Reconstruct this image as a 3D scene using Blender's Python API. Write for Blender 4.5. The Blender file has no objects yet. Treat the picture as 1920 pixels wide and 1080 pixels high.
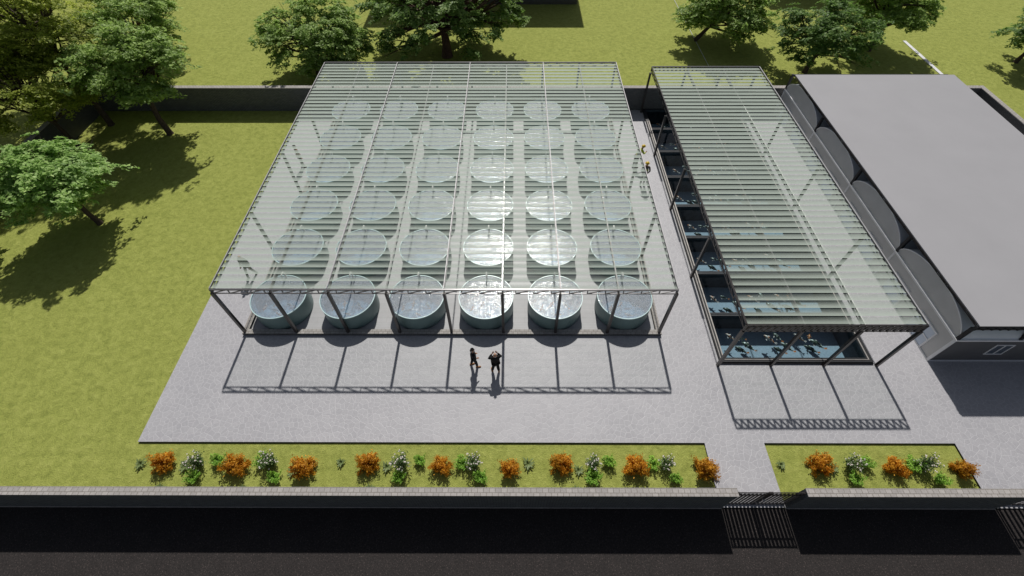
import bpy, math, random
import numpy as np
from mathutils import Vector, Matrix
S = bpy.context.scene
COL = S.collection
R = math.radians

# ------------------------------------------------------------------ camera
cam = bpy.data.cameras.new('camera'); camo = bpy.data.objects.new('camera', cam); COL.objects.link(camo)
PITCH, YAW, ROLL, FPX = 0.91237, -0.00467, -0.00247, 863.81
def camera_axes():
    cy, sy = math.cos(YAW), math.sin(YAW)
    F = Vector((sy*math.cos(PITCH), cy*math.cos(PITCH), -math.sin(PITCH)))
    Rv = Vector((cy, -sy, 0)); U = Rv.cross(F)
    return Rv*math.cos(ROLL)+U*math.sin(ROLL), -Rv*math.sin(ROLL)+U*math.cos(ROLL), F
_r, _u, _f = camera_axes()
M4 = Matrix((_r, _u, -_f)).transposed().to_4x4(); M4.translation = Vector((0, 0, 20))
camo.matrix_world = M4
cam.sensor_width = 36; cam.lens = FPX/1920*36; cam.clip_end = 600; cam.clip_start = .1
S.camera = camo
# ------------------------------------------------------------------ light
SUN_EL = 48.8
S.view_settings.view_transform = 'Standard'; S.view_settings.look = 'None'
S.view_settings.exposure = 0.0; S.view_settings.gamma = 1
W = bpy.data.worlds.new('World'); S.world = W; W.use_nodes = True
nt = W.node_tree; nt.nodes.clear()
sk = nt.nodes.new('ShaderNodeTexSky'); sk.sky_type = 'NISHITA'; sk.sun_disc = False
sk.sun_elevation = R(SUN_EL); sk.sun_rotation = 0; sk.air_density = 1; sk.dust_density = 1.0
bg = nt.nodes.new('ShaderNodeBackground'); bg.inputs[1].default_value = 0.05
wo = nt.nodes.new('ShaderNodeOutputWorld')
hs = nt.nodes.new('ShaderNodeHueSaturation'); hs.inputs['Saturation'].default_value = .55
nt.links.new(sk.outputs[0], hs.inputs['Color']); nt.links.new(hs.outputs[0], bg.inputs[0]); nt.links.new(bg.outputs[0], wo.inputs[0])
sl = bpy.data.lights.new('sun', 'SUN'); sl.energy = 4.0; sl.angle = R(1.0); sl.color = (1, .965, .91)
so = bpy.data.objects.new('sun', sl); COL.objects.link(so); so.rotation_euler = (-R(90-SUN_EL), 0, 0); so.location = (0, 40, 45)
S.cycles.transparent_max_bounces = 24; S.cycles.max_bounces = 7; S.cycles.sample_clamp_indirect = 4
S.cycles.caustics_reflective = False; S.cycles.caustics_refractive = False

# ------------------------------------------------------------------ materials
class NT:
    def __init__(s, name):
        m = bpy.data.materials.new(name); m.use_nodes = True; s.m = m; s.t = m.node_tree; s.t.nodes.clear()
        s.out = s.n('OutputMaterial')
    def n(s, typ, **kw):
        x = s.t.nodes.new('ShaderNode'+typ)
        for k, v in kw.items():
            if k.startswith('i_'): x.inputs[k[2:].replace('_', ' ')].default_value = v
            else: setattr(x, k, v)
        return x
    def l(s, a, b): s.t.links.new(a, b)
    def ramp(s, fac, stops, interp='LINEAR'):
        r = s.n('ValToRGB'); r.color_ramp.interpolation = interp
        e = r.color_ramp.elements
        while len(e) < len(stops): e.new(.5)
        for k, (p, c) in enumerate(stops):
            e[k].position = p; e[k].color = (*c, 1) if len(c) == 3 else c
        s.l(fac, r.inputs[0]); return r.outputs[0]
    def noise(s, scale, detail=3, rough=.55, coord=None, dist=0):
        x = s.n('TexNoise'); x.inputs['Scale'].default_value = scale; x.inputs['Detail'].default_value = detail
        x.inputs['Roughness'].default_value = rough; x.inputs['Distortion'].default_value = dist
        s.l(coord if coord else s.pos(), x.inputs['Vector']); return x.outputs['Fac']
    def pos(s, kind='Object'):
        if not hasattr(s, 'tc'): s.tc = s.n('TexCoord')
        return s.tc.outputs[kind]
    def world(s):
        if not hasattr(s, 'geo'): s.geo = s.n('NewGeometry')
        return s.geo.outputs['Position']
    def mix(s, f, a, b, mode='MIX'):
        x = s.n('Mix', data_type='RGBA', blend_type=mode)
        for v, k in ((f, 0), (a, 6), (b, 7)):
            if hasattr(v, 'links'): s.l(v, x.inputs[k])
            else: x.inputs[k].default_value = v if k == 0 else (*v, 1)
        return x.outputs[2]
    def math(s, op, a, b=0.0, clamp=False):
        x = s.n('Math', operation=op, use_clamp=clamp)
        for v, k in ((a, 0), (b, 1)):
            if hasattr(v, 'links'): s.l(v, x.inputs[k])
            else: x.inputs[k].default_value = v
        return x.outputs[0]
    def bsdf(s, color, rough=.6, metal=0, spec=.5, bump=None, bstr=.3, bdist=.02):
        b = s.n('BsdfPrincipled')
        if hasattr(color, 'links'): s.l(color, b.inputs['Base Color'])
        else: b.inputs['Base Color'].default_value = (*color, 1)
        if hasattr(rough, 'links'): s.l(rough, b.inputs['Roughness'])
        else: b.inputs['Roughness'].default_value = rough
        b.inputs['Metallic'].default_value = metal; b.inputs['Specular IOR Level'].default_value = spec
        if bump is not None:
            bn = s.n('Bump'); bn.inputs['Strength'].default_value = bstr; bn.inputs['Distance'].default_value = bdist
            s.l(bump, bn.inputs['Height']); s.l(bn.outputs[0], b.inputs['Normal'])
        return b
    def done(s, sh):
        s.l(sh.outputs[0] if hasattr(sh, 'outputs') else sh, s.out.inputs[0]); return s.m

def mat_plain(name, c, rough=.6, metal=0, spec=.5, var=.12, scale=3):
    t = NT(name); f = t.noise(scale, 4)
    c0 = tuple(v*(1-var) for v in c); c1 = tuple(min(1, v*(1+var)) for v in c)
    col = t.ramp(f, [(.3, c0), (.7, c1)])
    return t.done(t.bsdf(col, rough, metal, spec))

def mat_grass():
    t = NT('grass'); p = t.world()
    a = t.noise(.35, 4, .6, p); b = t.noise(3.2, 5, .65, p, .4); c = t.noise(28, 3, .7, p)
    c1 = t.ramp(b, [(.26, (.210, .242, .056)), (.5, (.310, .342, .086)), (.74, (.395, .42, .12))])
    c2 = t.mix(t.ramp(a, [(.35, (0, 0, 0)), (.7, (1, 1, 1))]), c1, (.285, .31, .075))
    c2 = t.mix(.35, c1, c2)
    c3 = t.mix(.5, c2, t.ramp(c, [(.3, (.55, .55, .5)), (.7, (1.35, 1.35, 1.25))]), 'MULTIPLY')
    h = t.math('ADD', c, t.math('MULTIPLY', b, 1.5))
    return t.done(t.bsdf(c3, .9, 0, .1, h, .8, .05))

def mat_crazy():
    t = NT('crazy_paving'); p = t.world()
    wv = t.n('TexNoise', noise_dimensions='2D'); wv.inputs['Scale'].default_value = 1.7; t.l(p, wv.inputs['Vector'])
    off = t.n('VectorMath', operation='SCALE'); t.l(wv.outputs['Color'], off.inputs[0]); off.inputs['Scale'].default_value = .14
    ad = t.n('VectorMath', operation='ADD'); t.l(p, ad.inputs[0]); t.l(off.outputs[0], ad.inputs[1])
    v = t.n('TexVoronoi', feature='DISTANCE_TO_EDGE', voronoi_dimensions='2D'); v.inputs['Scale'].default_value = 4.3; t.l(ad.outputs[0], v.inputs['Vector'])
    v2 = t.n('TexVoronoi', feature='F1', voronoi_dimensions='2D'); v2.inputs['Scale'].default_value = 4.3; t.l(ad.outputs[0], v2.inputs['Vector'])
    sep = t.n('SeparateColor'); t.l(v2.outputs['Color'], sep.inputs[0])
    cell = t.ramp(sep.outputs[0], [(0, (.350, .346, .366)), (1, (.385, .381, .400))])
    n = t.noise(9, 5, .65, p); big = t.noise(.5, 3, .5, p)
    cell = t.mix(.5, cell, t.ramp(n, [(.3, (.86, .86, .86)), (.7, (1.12, 1.12, 1.12))]), 'MULTIPLY')
    cell = t.mix(.6, cell, t.ramp(big, [(.3, (.93, .93, .94)), (.7, (1.07, 1.06, 1.06))]), 'MULTIPLY')
    e = t.ramp(v.outputs['Distance'], [(.01, (1, 1, 1)), (.055, (0, 0, 0))])
    col = t.mix(t.math('MULTIPLY', e, .8), cell, (.50, .495, .515))
    h = t.math('ADD', t.math('MULTIPLY', e, -.5), t.math('MULTIPLY', n, .5))
    return t.done(t.bsdf(col, .5, 0, .4, h, .35, .02))

def mat_brick(name, c1, c2, mortar, bw, bh, axes, msize=.012, rough=.8):
    t = NT(name); sp = t.n('SeparateXYZ'); t.l(t.world(), sp.inputs[0]); cb = t.n('CombineXYZ')
    t.l(sp.outputs[axes[0]], cb.inputs[0]); t.l(sp.outputs[axes[1]], cb.inputs[1])
    b = t.n('TexBrick'); t.l(cb.outputs[0], b.inputs['Vector'])
    b.inputs['Color1'].default_value = (*c1, 1); b.inputs['Color2'].default_value = (*c2, 1); b.inputs['Mortar'].default_value = (*mortar, 1)
    b.inputs['Scale'].default_value = 1; b.inputs['Brick Width'].default_value = bw; b.inputs['Row Height'].default_value = bh
    b.inputs['Mortar Size'].default_value = msize; b.inputs['Bias'].default_value = 0
    n = t.noise(14, 4, .6, t.world())
    col = t.mix(.6, b.outputs['Color'], t.ramp(n, [(.3, (.78, .78, .76)), (.7, (1.15, 1.15, 1.15))]), 'MULTIPLY')
    return t.done(t.bsdf(col, rough, 0, .3, t.math('SUBTRACT', 1, b.outputs['Fac']), .5, .01))

def mat_leaf(name, cols, trans=.35, rough=.55, bright=1):
    t = NT(name); g = t.n('NewGeometry'); r = g.outputs['Random Per Island']
    n = t.noise(.9, 3, .6, t.world())
    k = [tuple(v*bright for v in c) for c in cols]
    c1 = t.ramp(r, [(i/(len(k)-1), c) for i, c in enumerate(k)])
    c2 = t.mix(.5, c1, t.ramp(n, [(.32, (.6, .66, .6)), (.68, (1.35, 1.25, 1.3))]), 'MULTIPLY')
    d = t.bsdf(c2, rough, 0, .3)
    tr = t.n('BsdfTranslucent'); t.l(c2, tr.inputs[0])
    mx = t.n('MixShader'); mx.inputs[0].default_value = trans; t.l(d.outputs[0], mx.inputs[1]); t.l(tr.outputs[0], mx.inputs[2])
    return t.done(mx)

def mat_bark(name, c):
    t = NT(name); n = t.noise(6, 5, .7)
    w = t.n('TexWave', wave_type='BANDS'); w.inputs['Scale'].default_value = 3; w.inputs['Distortion'].default_value = 6; t.l(t.pos(), w.inputs[0])
    col = t.ramp(n, [(.3, tuple(v*.55 for v in c)), (.7, tuple(v*1.4 for v in c))])
    return t.done(t.bsdf(col, .9, 0, .2, w.outputs[1], .5, .03))

def mat_roofsheet():
    # thin milky corrugated sheet: more opaque where it is crossed at a slant
    t = NT('translucent_roof_sheet')
    lw = t.n('LayerWeight'); lw.inputs['Blend'].default_value = .5
    n = t.noise(5, 3, .5, t.world())
    mr = t.ramp(lw.outputs['Facing'], [(.0, (.015,)*3), (.265, (.02,)*3), (.36, (.34,)*3), (.45, (.66,)*3), (.56, (.80,)*3), (.88, (.95,)*3)])
    op = t.math('ADD', mr, t.math('MULTIPLY', t.math('SUBTRACT', n, .5), .06), True)
    d = t.n('BsdfDiffuse'); d.inputs[0].default_value = (.40, .455, .40, 1)
    tl = t.n('BsdfTranslucent'); tl.inputs[0].default_value = (.72, .80, .72, 1)
    m1 = t.n('MixShader'); m1.inputs[0].default_value = .26; t.l(d.outputs[0], m1.inputs[1]); t.l(tl.outputs[0], m1.inputs[2])
    tp = t.n('BsdfTransparent'); tp.inputs[0].default_value = (.965, .98, .968, 1)
    m2 = t.n('MixShader'); t.l(op, m2.inputs[0]); t.l(tp.outputs[0], m2.inputs[1]); t.l(m1.outputs[0], m2.inputs[2])
    gl = t.n('BsdfGlossy'); gl.inputs['Roughness'].default_value = .35; gl.inputs[0].default_value = (.9, .95, .9, 1)
    fr = t.n('Fresnel'); fr.inputs[0].default_value = 1.35
    m3 = t.n('MixShader'); t.l(t.math('MULTIPLY', fr.outputs[0], .25), m3.inputs[0]); t.l(m2.outputs[0], m3.inputs[1]); t.l(gl.outputs[0], m3.inputs[2])
    return t.done(m3)

def mat_water(name, tint, wscale, bstr, rough=.04, dist=.02, ior=1.36, stretch=1.0):
    t = NT(name); mp = t.n('VectorMath', operation='MULTIPLY'); t.l(t.world(), mp.inputs[0]); mp.inputs[1].default_value = (stretch, 1, 1); p = mp.outputs[0]
    a = t.noise(wscale, 3, .6, p, 1.2); b = t.noise(wscale*3.5, 2, .5, p)
    h = t.math('ADD', a, t.math('MULTIPLY', b, .35))
    bn = t.n('Bump'); bn.inputs['Strength'].default_value = bstr; bn.inputs['Distance'].default_value = dist; t.l(h, bn.inputs['Height'])
    tp = t.n('BsdfTransparent'); tp.inputs[0].default_value = (*tint, 1)
    gl = t.n('BsdfGlossy'); gl.inputs['Roughness'].default_value = rough; t.l(bn.outputs[0], gl.inputs['Normal'])
    fr = t.n('Fresnel'); fr.inputs[0].default_value = ior; t.l(bn.outputs[0], fr.inputs['Normal'])
    m = t.n('MixShader'); t.l(fr.outputs[0], m.inputs[0]); t.l(tp.outputs[0], m.inputs[1]); t.l(gl.outputs[0], m.inputs[2])
    return t.done(m)

def mat_shimmer_net():
    t = NT('tank_shimmer_net'); sp = t.n('SeparateXYZ'); t.l(t.pos(), sp.inputs[0])
    def grid(o):
        f = t.math('FRACT', t.math('MULTIPLY', o, 31.0))
        return t.math('LESS_THAN', f, .17)
    g = t.math('MAXIMUM', grid(sp.outputs[0]), grid(sp.outputs[1]))
    b = t.bsdf((.66, .72, .82), .4, 0, .6)  # pale blue mesh colour stands in for sky shimmer on the rippled water
    tp = t.n('BsdfTransparent'); m = t.n('MixShader'); t.l(g, m.inputs[0]); t.l(tp.outputs[0], m.inputs[1]); t.l(b.outputs[0], m.inputs[2])
    return t.done(m)

def mat_glass(name, tint, rough=.05):
    t = NT(name)
    d = t.bsdf(tint, rough, 0, .8)
    return t.done(d)

def mat_koi(name, a, b, thr, scale=9):
    t = NT(name)
    oi = t.n('ObjectInfo'); mp = t.n('VectorMath', operation='ADD'); t.l(t.pos(), mp.inputs[0])
    sc = t.math('MULTIPLY', oi.outputs['Random'], 37.0); cb = t.n('CombineXYZ'); t.l(sc, cb.inputs[0]); t.l(cb.outputs[0], mp.inputs[1])
    n = t.noise(scale, 2, .5, mp.outputs[0], .6)
    col = t.ramp(n, [(thr-.02, a), (thr+.02, b)])
    return t.done(t.bsdf(col, .3, 0, .5))

M = {}
M['grass'] = mat_grass(); M['crazy'] = mat_crazy()
t = NT('asphalt'); n1 = t.noise(17, 4, .8, t.world()); n2 = t.noise(1.2, 4, .6, t.world())
v = t.n('TexVoronoi'); v.inputs['Scale'].default_value = 15; t.l(t.world(), v.inputs['Vector'])
sp_ = t.ramp(v.outputs['Distance'], [(.10, (3.2, 2.9, 2.8)), (.28, (1, 1, 1))])
c = t.mix(1, t.ramp(n1, [(.3, (.010, .0085, .0085)), (.62, (.032, .027, .026)), (.8, (.10, .086, .082))]), sp_, 'MULTIPLY')
c = t.mix(.7, c, t.ramp(n2, [(.3, (.8, .8, .8)), (.7, (1.15, 1.15, 1.15))]), 'MULTIPLY')
M['asphalt'] = t.done(t.bsdf(c, .85, 0, .3, n1, .6, .02))
t = NT('smooth_floor'); n1 = t.noise(1.3, 4, .6, t.world()); n2 = t.noise(24, 3, .6, t.world())
br = t.n('TexBrick'); br.inputs['Scale'].default_value = 1; br.inputs['Brick Width'].default_value = 1.2; br.inputs['Row Height'].default_value = .3
br.inputs['Mortar Size'].default_value = .01; br.inputs['Color1'].default_value = (.385, .38, .395, 1); br.inputs['Color2'].default_value = (.405, .40, .415, 1); br.inputs['Mortar'].default_value = (.35, .345, .355, 1)
t.l(t.world(), br.inputs['Vector'])
c = t.mix(.6, br.outputs[0], t.ramp(n1, [(.3, (.9, .9, .9)), (.7, (1.08, 1.08, 1.08))]), 'MULTIPLY')
M['floor'] = t.done(t.bsdf(c, .55, 0, .35, n2, .15, .01))
M['brick_top'] = mat_brick('wall_coping_pavers', (.40, .375, .36), (.32, .30, .29), (.22, .20, .18), .22, .165, (0, 1))
M['brick_top_y'] = mat_brick('wall_coping_pavers_side', (.40, .375, .36), (.32, .30, .29), (.22, .20, .18), .22, .165, (1, 0))
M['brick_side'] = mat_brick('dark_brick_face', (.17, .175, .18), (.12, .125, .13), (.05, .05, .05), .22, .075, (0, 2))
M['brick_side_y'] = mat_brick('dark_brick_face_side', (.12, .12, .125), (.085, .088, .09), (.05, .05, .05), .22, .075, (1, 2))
M['steel'] = mat_plain('dark_painted_steel', (.034, .028, .026), .30, .25, .8, .2, 5)
M['steel_grey'] = mat_plain('grey_painted_steel', (.11, .105, .11), .33, .35, .8, .15, 5)
M['steel_pale'] = mat_plain('galvanised_steel', (.38, .37, .38), .5, .2, .5, .12, 5)
M['black'] = mat_plain('black_concrete', (.016, .017, .02), .6, 0, .4, .25, 5)
M['rail'] = mat_plain('pale_metal_edging', (.50, .46, .43), .3, .4, .6, .15, 4)
M['tank'] = mat_plain('teal_fibreglass', (.155, .235, .235), .42, 0, .5, .07, 1.5)
M['rim'] = mat_plain('pale_tank_rim', (.50, .66, .68), .35, 0, .5, .05)
M['tank_in'] = mat_plain('tank_lining', (.17, .31, .40), .5, 0, .3, .5, 5)
M['pipe'] = mat_plain('white_pvc', (.8, .79, .77), .4)
M['pond_wall'] = mat_plain('pond_lining_wall_shaded', (.035, .048, .06), .6, 0, .3, .5, 3)  # shade on the pond walls put into a near-black lining colour
M['pond_floor'] = mat_plain('pond_lining_floor', (.29, .38, .45), .6, 0, .3, .12, 12)
M['sheet'] = mat_roofsheet(); M['net'] = mat_shimmer_net()
M['tank_water'] = mat_water('tank_water', (.72, .84, .94), 5.5, 1.0, .10, .019, 1.42, .45)
M['pond_water'] = mat_water('pond_water', (.80, .88, .92), 2.2, .12, .02, .02)
M['roof'] = mat_plain('grey_metal_roof', (.325, .320, .335), .6, 0, .35, .03, .4)
M['render'] = mat_plain('grey_render', (.62, .61, .60), .75, 0, .3, .06, 1)
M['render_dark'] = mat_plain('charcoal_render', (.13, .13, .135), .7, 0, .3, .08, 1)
M['vault'] = mat_plain('blue_grey_vault', (.68, .72, .76), .5, 0, .4, .06, 1)
M['white'] = mat_plain('white_trim', (.82, .82, .83), .5, 0, .4, .05)
M['pane'] = mat_glass('window_pane', (.60, .68, .80)); M['pane_dark'] = mat_glass('dark_window_pane', (.09, .11, .14))
M['lawn_line'] = mat_plain('white_kerb_paint', (.70, .70, .72), .6)

# ------------------------------------------------------------------ mesh helpers
class MB:
    def __init__(s): s.v = []; s.f = []; s.mi = []; s.sm = []
    def add(s, vs, fs, mi=0, smooth=False):
        o = len(s.v); s.v += [tuple(p) for p in vs]
        for f in fs: s.f.append(tuple(i+o for i in f)); s.mi.append(mi); s.sm.append(smooth)
    def box(s, x0, x1, y0, y1, z0, z1, mi=0, top=None):
        vs = [(x, y, z) for z in (z0, z1) for y in (y0, y1) for x in (x0, x1)]
        fs = [(0, 2, 3, 1), (0, 1, 5, 4), (1, 3, 7, 5), (3, 2, 6, 7), (2, 0, 4, 6)]
        s.add(vs, fs, mi); s.add(vs, [(4, 5, 7, 6)], mi if top is None else top)
        return s
    def bar(s, a, b, w, h=None, mi=0, up=(0, 0, 1)):
        a = Vector(a); b = Vector(b); d = (b-a).normalized(); h = h or w
        u = Vector(up)
        if abs(d.dot(u)) > .98: u = Vector((0, 1, 0))
        sd = d.cross(u).normalized(); u = sd.cross(d)
        vs = [p + sd*sx*w/2 + u*sz*h/2 for p in (a, b) for sx, sz in ((-1, -1), (1, -1), (1, 1), (-1, 1))]
        s.add(vs, [(0, 1, 2, 3), (7, 6, 5, 4), (0, 4, 5, 1), (1, 5, 6, 2), (2, 6, 7, 3), (3, 7, 4, 0)], mi)
        return s
    def tube(s, pts, rad, n=8, mi=0, cap=True):
        pts = [Vector(p) for p in pts]; rings = []
        for i, p in enumerate(pts):
            d = (pts[min(i+1, len(pts)-1)]-pts[max(i-1, 0)]).normalized()
            a = Vector((0, 0, 1)) if abs(d.z) < .9 else Vector((1, 0, 0))
            u = d.cross(a).normalized(); w = d.cross(u)
            r = rad[i] if hasattr(rad, '__len__') else rad
            rings.append([p + u*math.cos(2*math.pi*k/n)*r + w*math.sin(2*math.pi*k/n)*r for k in range(n)])
        vs = [q for r in rings for q in r]
        fs = [(i*n+k, i*n+(k+1) % n, (i+1)*n+(k+1) % n, (i+1)*n+k) for i in range(len(pts)-1) for k in range(n)]
        s.add(vs, fs, mi, True)
        if cap:
            s.add(rings[0], [tuple(range(n))[::-1]], mi); s.add(rings[-1], [tuple(range(n))], mi)
        return s
    def lathe(s, prof, n=40, mi=0, c=(0, 0), smooth=True):
        vs = [(c[0]+r*math.cos(2*math.pi*k/n), c[1]+r*math.sin(2*math.pi*k/n), z) for r, z in prof for k in range(n)]
        fs = [(i*n+k, i*n+(k+1) % n, (i+1)*n+(k+1) % n, (i+1)*n+k) for i in range(len(prof)-1) for k in range(n)]
        s.add(vs, fs, mi, smooth); return s
    def blob(s, c, r, mi=0, n=10, m=7, sx=1, sy=1, sz=1):
        prof = [(c, 0)]; vs = []; 
        for i in range(m+1):
            th = math.pi*i/m
            for k in range(n):
                ph = 2*math.pi*k/n
                vs.append((c[0]+r*sx*math.sin(th)*math.cos(ph), c[1]+r*sy*math.sin(th)*math.sin(ph), c[2]+r*sz*math.cos(th)))
        fs = [(i*n+k, (i+1)*n+k, (i+1)*n+(k+1) % n, i*n+(k+1) % n) for i in range(m) for k in range(n)]
        s.add(vs, fs, mi, True); return s
    def build(s, name, mats, parent=None):
        me = bpy.data.meshes.new(name); me.from_pydata(s.v, [], s.f)
        if not isinstance(mats, (list, tuple)): mats = [mats]
        for m in mats: me.materials.append(m)
        me.polygons.foreach_set('material_index', s.mi); me.polygons.foreach_set('use_smooth', s.sm); me.update()
        return link(name, me, parent)
def link(name, me, parent=None):
    o = bpy.data.objects.new(name, me); COL.objects.link(o)
    if parent: o.parent = parent
    return o
def tag(o, label, cat, group=None):
    o['label'] = label; o['category'] = cat
    if group: o['group'] = group
    return o
def struct(o, kind='structure'): o['kind'] = kind; return o
def empty(name, loc, label, cat, group=None):
    o = bpy.data.objects.new(name, None); COL.objects.link(o); o.location = loc; o.empty_display_size = .3
    return tag(o, label, cat, group)
def copy_tree(o, parent=None):
    c = o.copy(); COL.objects.link(c)
    if parent: c.parent = parent
    for ch in list(o.children): copy_tree(ch, c)
    return c
ORD = ['first', 'second', 'third', 'fourth', 'fifth', 'sixth', 'seventh', 'eighth', 'ninth', 'tenth', 'eleventh', 'twelfth', 'thirteenth']

# ------------------------------------------------------------------ ground
def sheet(name, xs, ys, keep, z, zb, mats, side=0):
    b = MB(); K = {(i, j): keep((xs[i]+xs[i+1])/2, (ys[j]+ys[j+1])/2) for i in range(len(xs)-1) for j in range(len(ys)-1)}
    for (i, j), k in K.items():
        if not k: continue
        x0, x1, y0, y1 = xs[i], xs[i+1], ys[j], ys[j+1]
        b.add([(x0, y0, z), (x1, y0, z), (x1, y1, z), (x0, y1, z)], [(0, 1, 2, 3)])
        if zb is None: continue
        for (di, dj, p, q) in ((-1, 0, (x0, y1), (x0, y0)), (1, 0, (x1, y0), (x1, y1)), (0, -1, (x0, y0), (x1, y0)), (0, 1, (x1, y1), (x0, y1))):
            if not K.get((i+di, j+dj), False):
                b.add([(*p, zb), (*q, zb), (*q, z), (*p, z)], [(0, 1, 2, 3)], side)
    return b.build(name, mats)
PX0, PX1, PY0, PY1 = 10.28, 17.22, 11.10, 32.95      # pond opening
inpond = lambda x, y: PX0 < x < PX1 and PY0 < y < PY1
struct(sheet('lawn', [-300, PX0, PX1, 300], [-60, PY0, PY1, 400], lambda x, y: not inpond(x, y), -.09, None, M['grass']))
PVX0 = -16.4
def paved(x, y):
    if inpond(x, y): return False
    if y > 6.96: return True
    return 8.33 < x < 10.92 or x > 19.2
struct(sheet('stone_paving', [PVX0, 8.33, PX0, 10.92, PX1, 19.2, 35.1], [4.36, 6.96, PY0, PY1, 33.08], paved, 0, -.15, [M['crazy'], M['black']], 1))
struct(MB().box(-300, 300, -12, 4.345, -.3, -.05).build('asphalt_road', M['asphalt']))
struct(MB().box(-13.45, 7.25, 12.68, 33.06, -.05, .006).build('tank_yard_floor', M['floor']))

# ------------------------------------------------------------------ boundary walls
WH = 1.8
def wall(x0, x1, y0, y1, label, along='x', group='brick boundary walls', footing=False):
    e = empty('boundary_wall', ((x0+x1)/2, (y0+y1)/2, 0), label, 'wall', group)
    ox, oy = (x0+x1)/2, (y0+y1)/2
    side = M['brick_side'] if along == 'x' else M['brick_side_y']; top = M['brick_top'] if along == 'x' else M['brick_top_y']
    MB().box(x0-ox, x1-ox, y0-oy, y1-oy, -.2, WH-.05).build('brick_body', side, e)
    MB().box(x0-ox-.006, x1-ox+.006, y0-oy-.006, y1-oy+.006, WH-.05, WH).build('coping', top, e)
    if footing: MB().box(x0-ox, x1-ox, y0-oy-.03, y0-oy-.001, -.06, -.02).build('footing', M['rail'], e)
    return e
wall(-32.2, 35.1, 33.10, 33.45, 'long dark brick boundary wall behind the sheds at the far end of the yard')
wall(-32.55, -32.2, 4.36, 33.45, 'brick wall running along the left side of the lawn under the olive trees', 'y')
wall(35.1, 35.45, 4.36, 33.45, 'brick wall at the far right behind the grey roofed building', 'y')
wall(-32.55, 8.36, 4.35, 4.64, 'long road wall in front of the flower bed, left of the slatted gate', 'x', footing=True)
wall(10.93, 19.30, 4.35, 4.64, 'short road wall between the two slatted gates at lower right', 'x', footing=True)
wall(22.6, 35.45, 4.35, 4.64, 'road wall to the right of the far right gate, at the frame edge', 'x', footing=True)
def gate(x0, x1, label):
    e = empty('slatted_gate', ((x0+x1)/2, 4.5, 0), label, 'gate', 'slatted gates in the road wall'); h = (x1-x0)/2
    f = MB()
    for x in (-h+.05, h-.05, -.04, .04): f.box(x-.035, x+.035, -.035, .035, -.04, 1.72)
    for z in (.06, 1.38, 1.70): f.box(-h+.05, h-.05, -.015, .015, z-.03, z+.03)
    f.build('gate_frame', M['steel'], e)
    n = 16; sl_ = MB()
    for k in range(n):
        x = -h+.16+(2*h-.32)*k/(n-1)
        sl_.box(x-.052, x+.052, -.030, -.018, .0, 1.66)
    o = sl_.build('slats', M['steel'], e)
    MB().box(-.02, .1, -.09, -.05, .85, .9).build('latch', M['steel_pale'], e)
gate(8.37, 10.92, 'dark slatted gate at the end of the paved path between the two flower beds')
gate(19.31, 22.59, 'slatted gate cut off by the right edge of the frame beside the road')

# ------------------------------------------------------------------ sheds
def truss(a, b, z0, z1, n, w, mat, parent, name='truss', dw=None, cw=None):
    """planar truss between ground points a, b: chords, verticals and diagonals"""
    m = MB(); a = Vector((*a, 0)); b = Vector((*b, 0)); dw = dw or w*.62; cw = cw or w
    Z0 = Vector((0, 0, z0)); Z1 = Vector((0, 0, z1))
    m.bar(a+Z0, b+Z0, cw*.6, w*.6); m.bar(a+Z1, b+Z1, cw, w)
    for i in range(n+1):
        p = a.lerp(b, i/n); m.bar(p+Z0, p+Z1, dw, dw)
        if i < n: m.bar(p+Z0, a.lerp(b, (i+1)/n)+Z1, dw, dw)
    return m.build(name, mat, parent)
def ribs(x0, x1, y0, y1, n, z, d, parent, seed, nx=14, smooth=True):
    rng = np.random.RandomState(seed); m = MB(); p = (y1-y0)/n; k = 8; xs = np.linspace(x0, x1, nx+1)
    for r in range(n):
        w0 = np.convolve(rng.randn(nx+3), [.3, .4, .3], 'valid')*.004; dz = rng.randn()*.003
        vs = []
        for i in range(k+1):
            t_ = i/k; yy = y0+(r+t_)*p
            for j, x in enumerate(xs):
                vs.append((x, yy, z+dz-d+d*(1-t_/.9)**2 + (w0[j] if i == 0 else w0[j]*.3)))
        N = nx+1
        m.add(vs, [(i*N+j, i*N+j+1, (i+1)*N+j+1, (i+1)*N+j) for i in range(k) for j in range(nx)], 0, True)
    return m.build('roof_panel', M['sheet'], parent)
SX, SY, SW, SD, SH = -13.61, 12.52, 20.98, 20.66, 3.68
shed = empty('tank_shed', (SX+SW/2, SY+SD/2, 0), 'large open steel shed with corrugated clear roof over rows of round tanks', 'shed')
OX, OY = SX+SW/2, SY+SD/2
def L(x, y): return (x-OX, y-OY)
for i in range(9):
    x = SX+SW*i/8
    for y in ((SY, SY+SD) if 0 < i < 8 else [SY+SD*j/4 for j in range(5)]):
        px, py = L(x, y); MB().box(px-.065, px+.065, py-.065, py+.065, .17 if y < SY+SD-1 else .0, SH-.24).build('post', M['steel'], shed)
for k_, y in enumerate((SY, SY+SD)):
    truss(L(SX, y), L(SX+SW, y), SH-.28, SH, 26, .07, M['steel_grey'], shed, dw=.04)
for i in range(9):
    x = SX+SW*i/8
    edge = i in (0, 8)
    truss(L(x, SY+.05), L(x, SY+SD-.05), SH-.27, SH-(0 if edge else .13), 26, .06, M['steel_grey'], shed, dw=.045)
    if i % 2 == 0: MB().bar((*L(x, SY+.04), SH+.035), (*L(x, SY+SD-.04), SH+.035), .035, .03).build('rafter_cap', M['steel_pale'], shed)
for i in range(4):
    x0 = SX+SW*i/4; ribs(x0-OX+.03, x0+SW/4-OX-.03, SY+.06-OY, SY+SD-.06-OY, 50, SH+.02, .074, shed, i)
kb = empty('tank_yard_kerb', (OX, OY, 0), 'low paver topped kerb around the foot of the tank shed posts', 'kerb')
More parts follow.
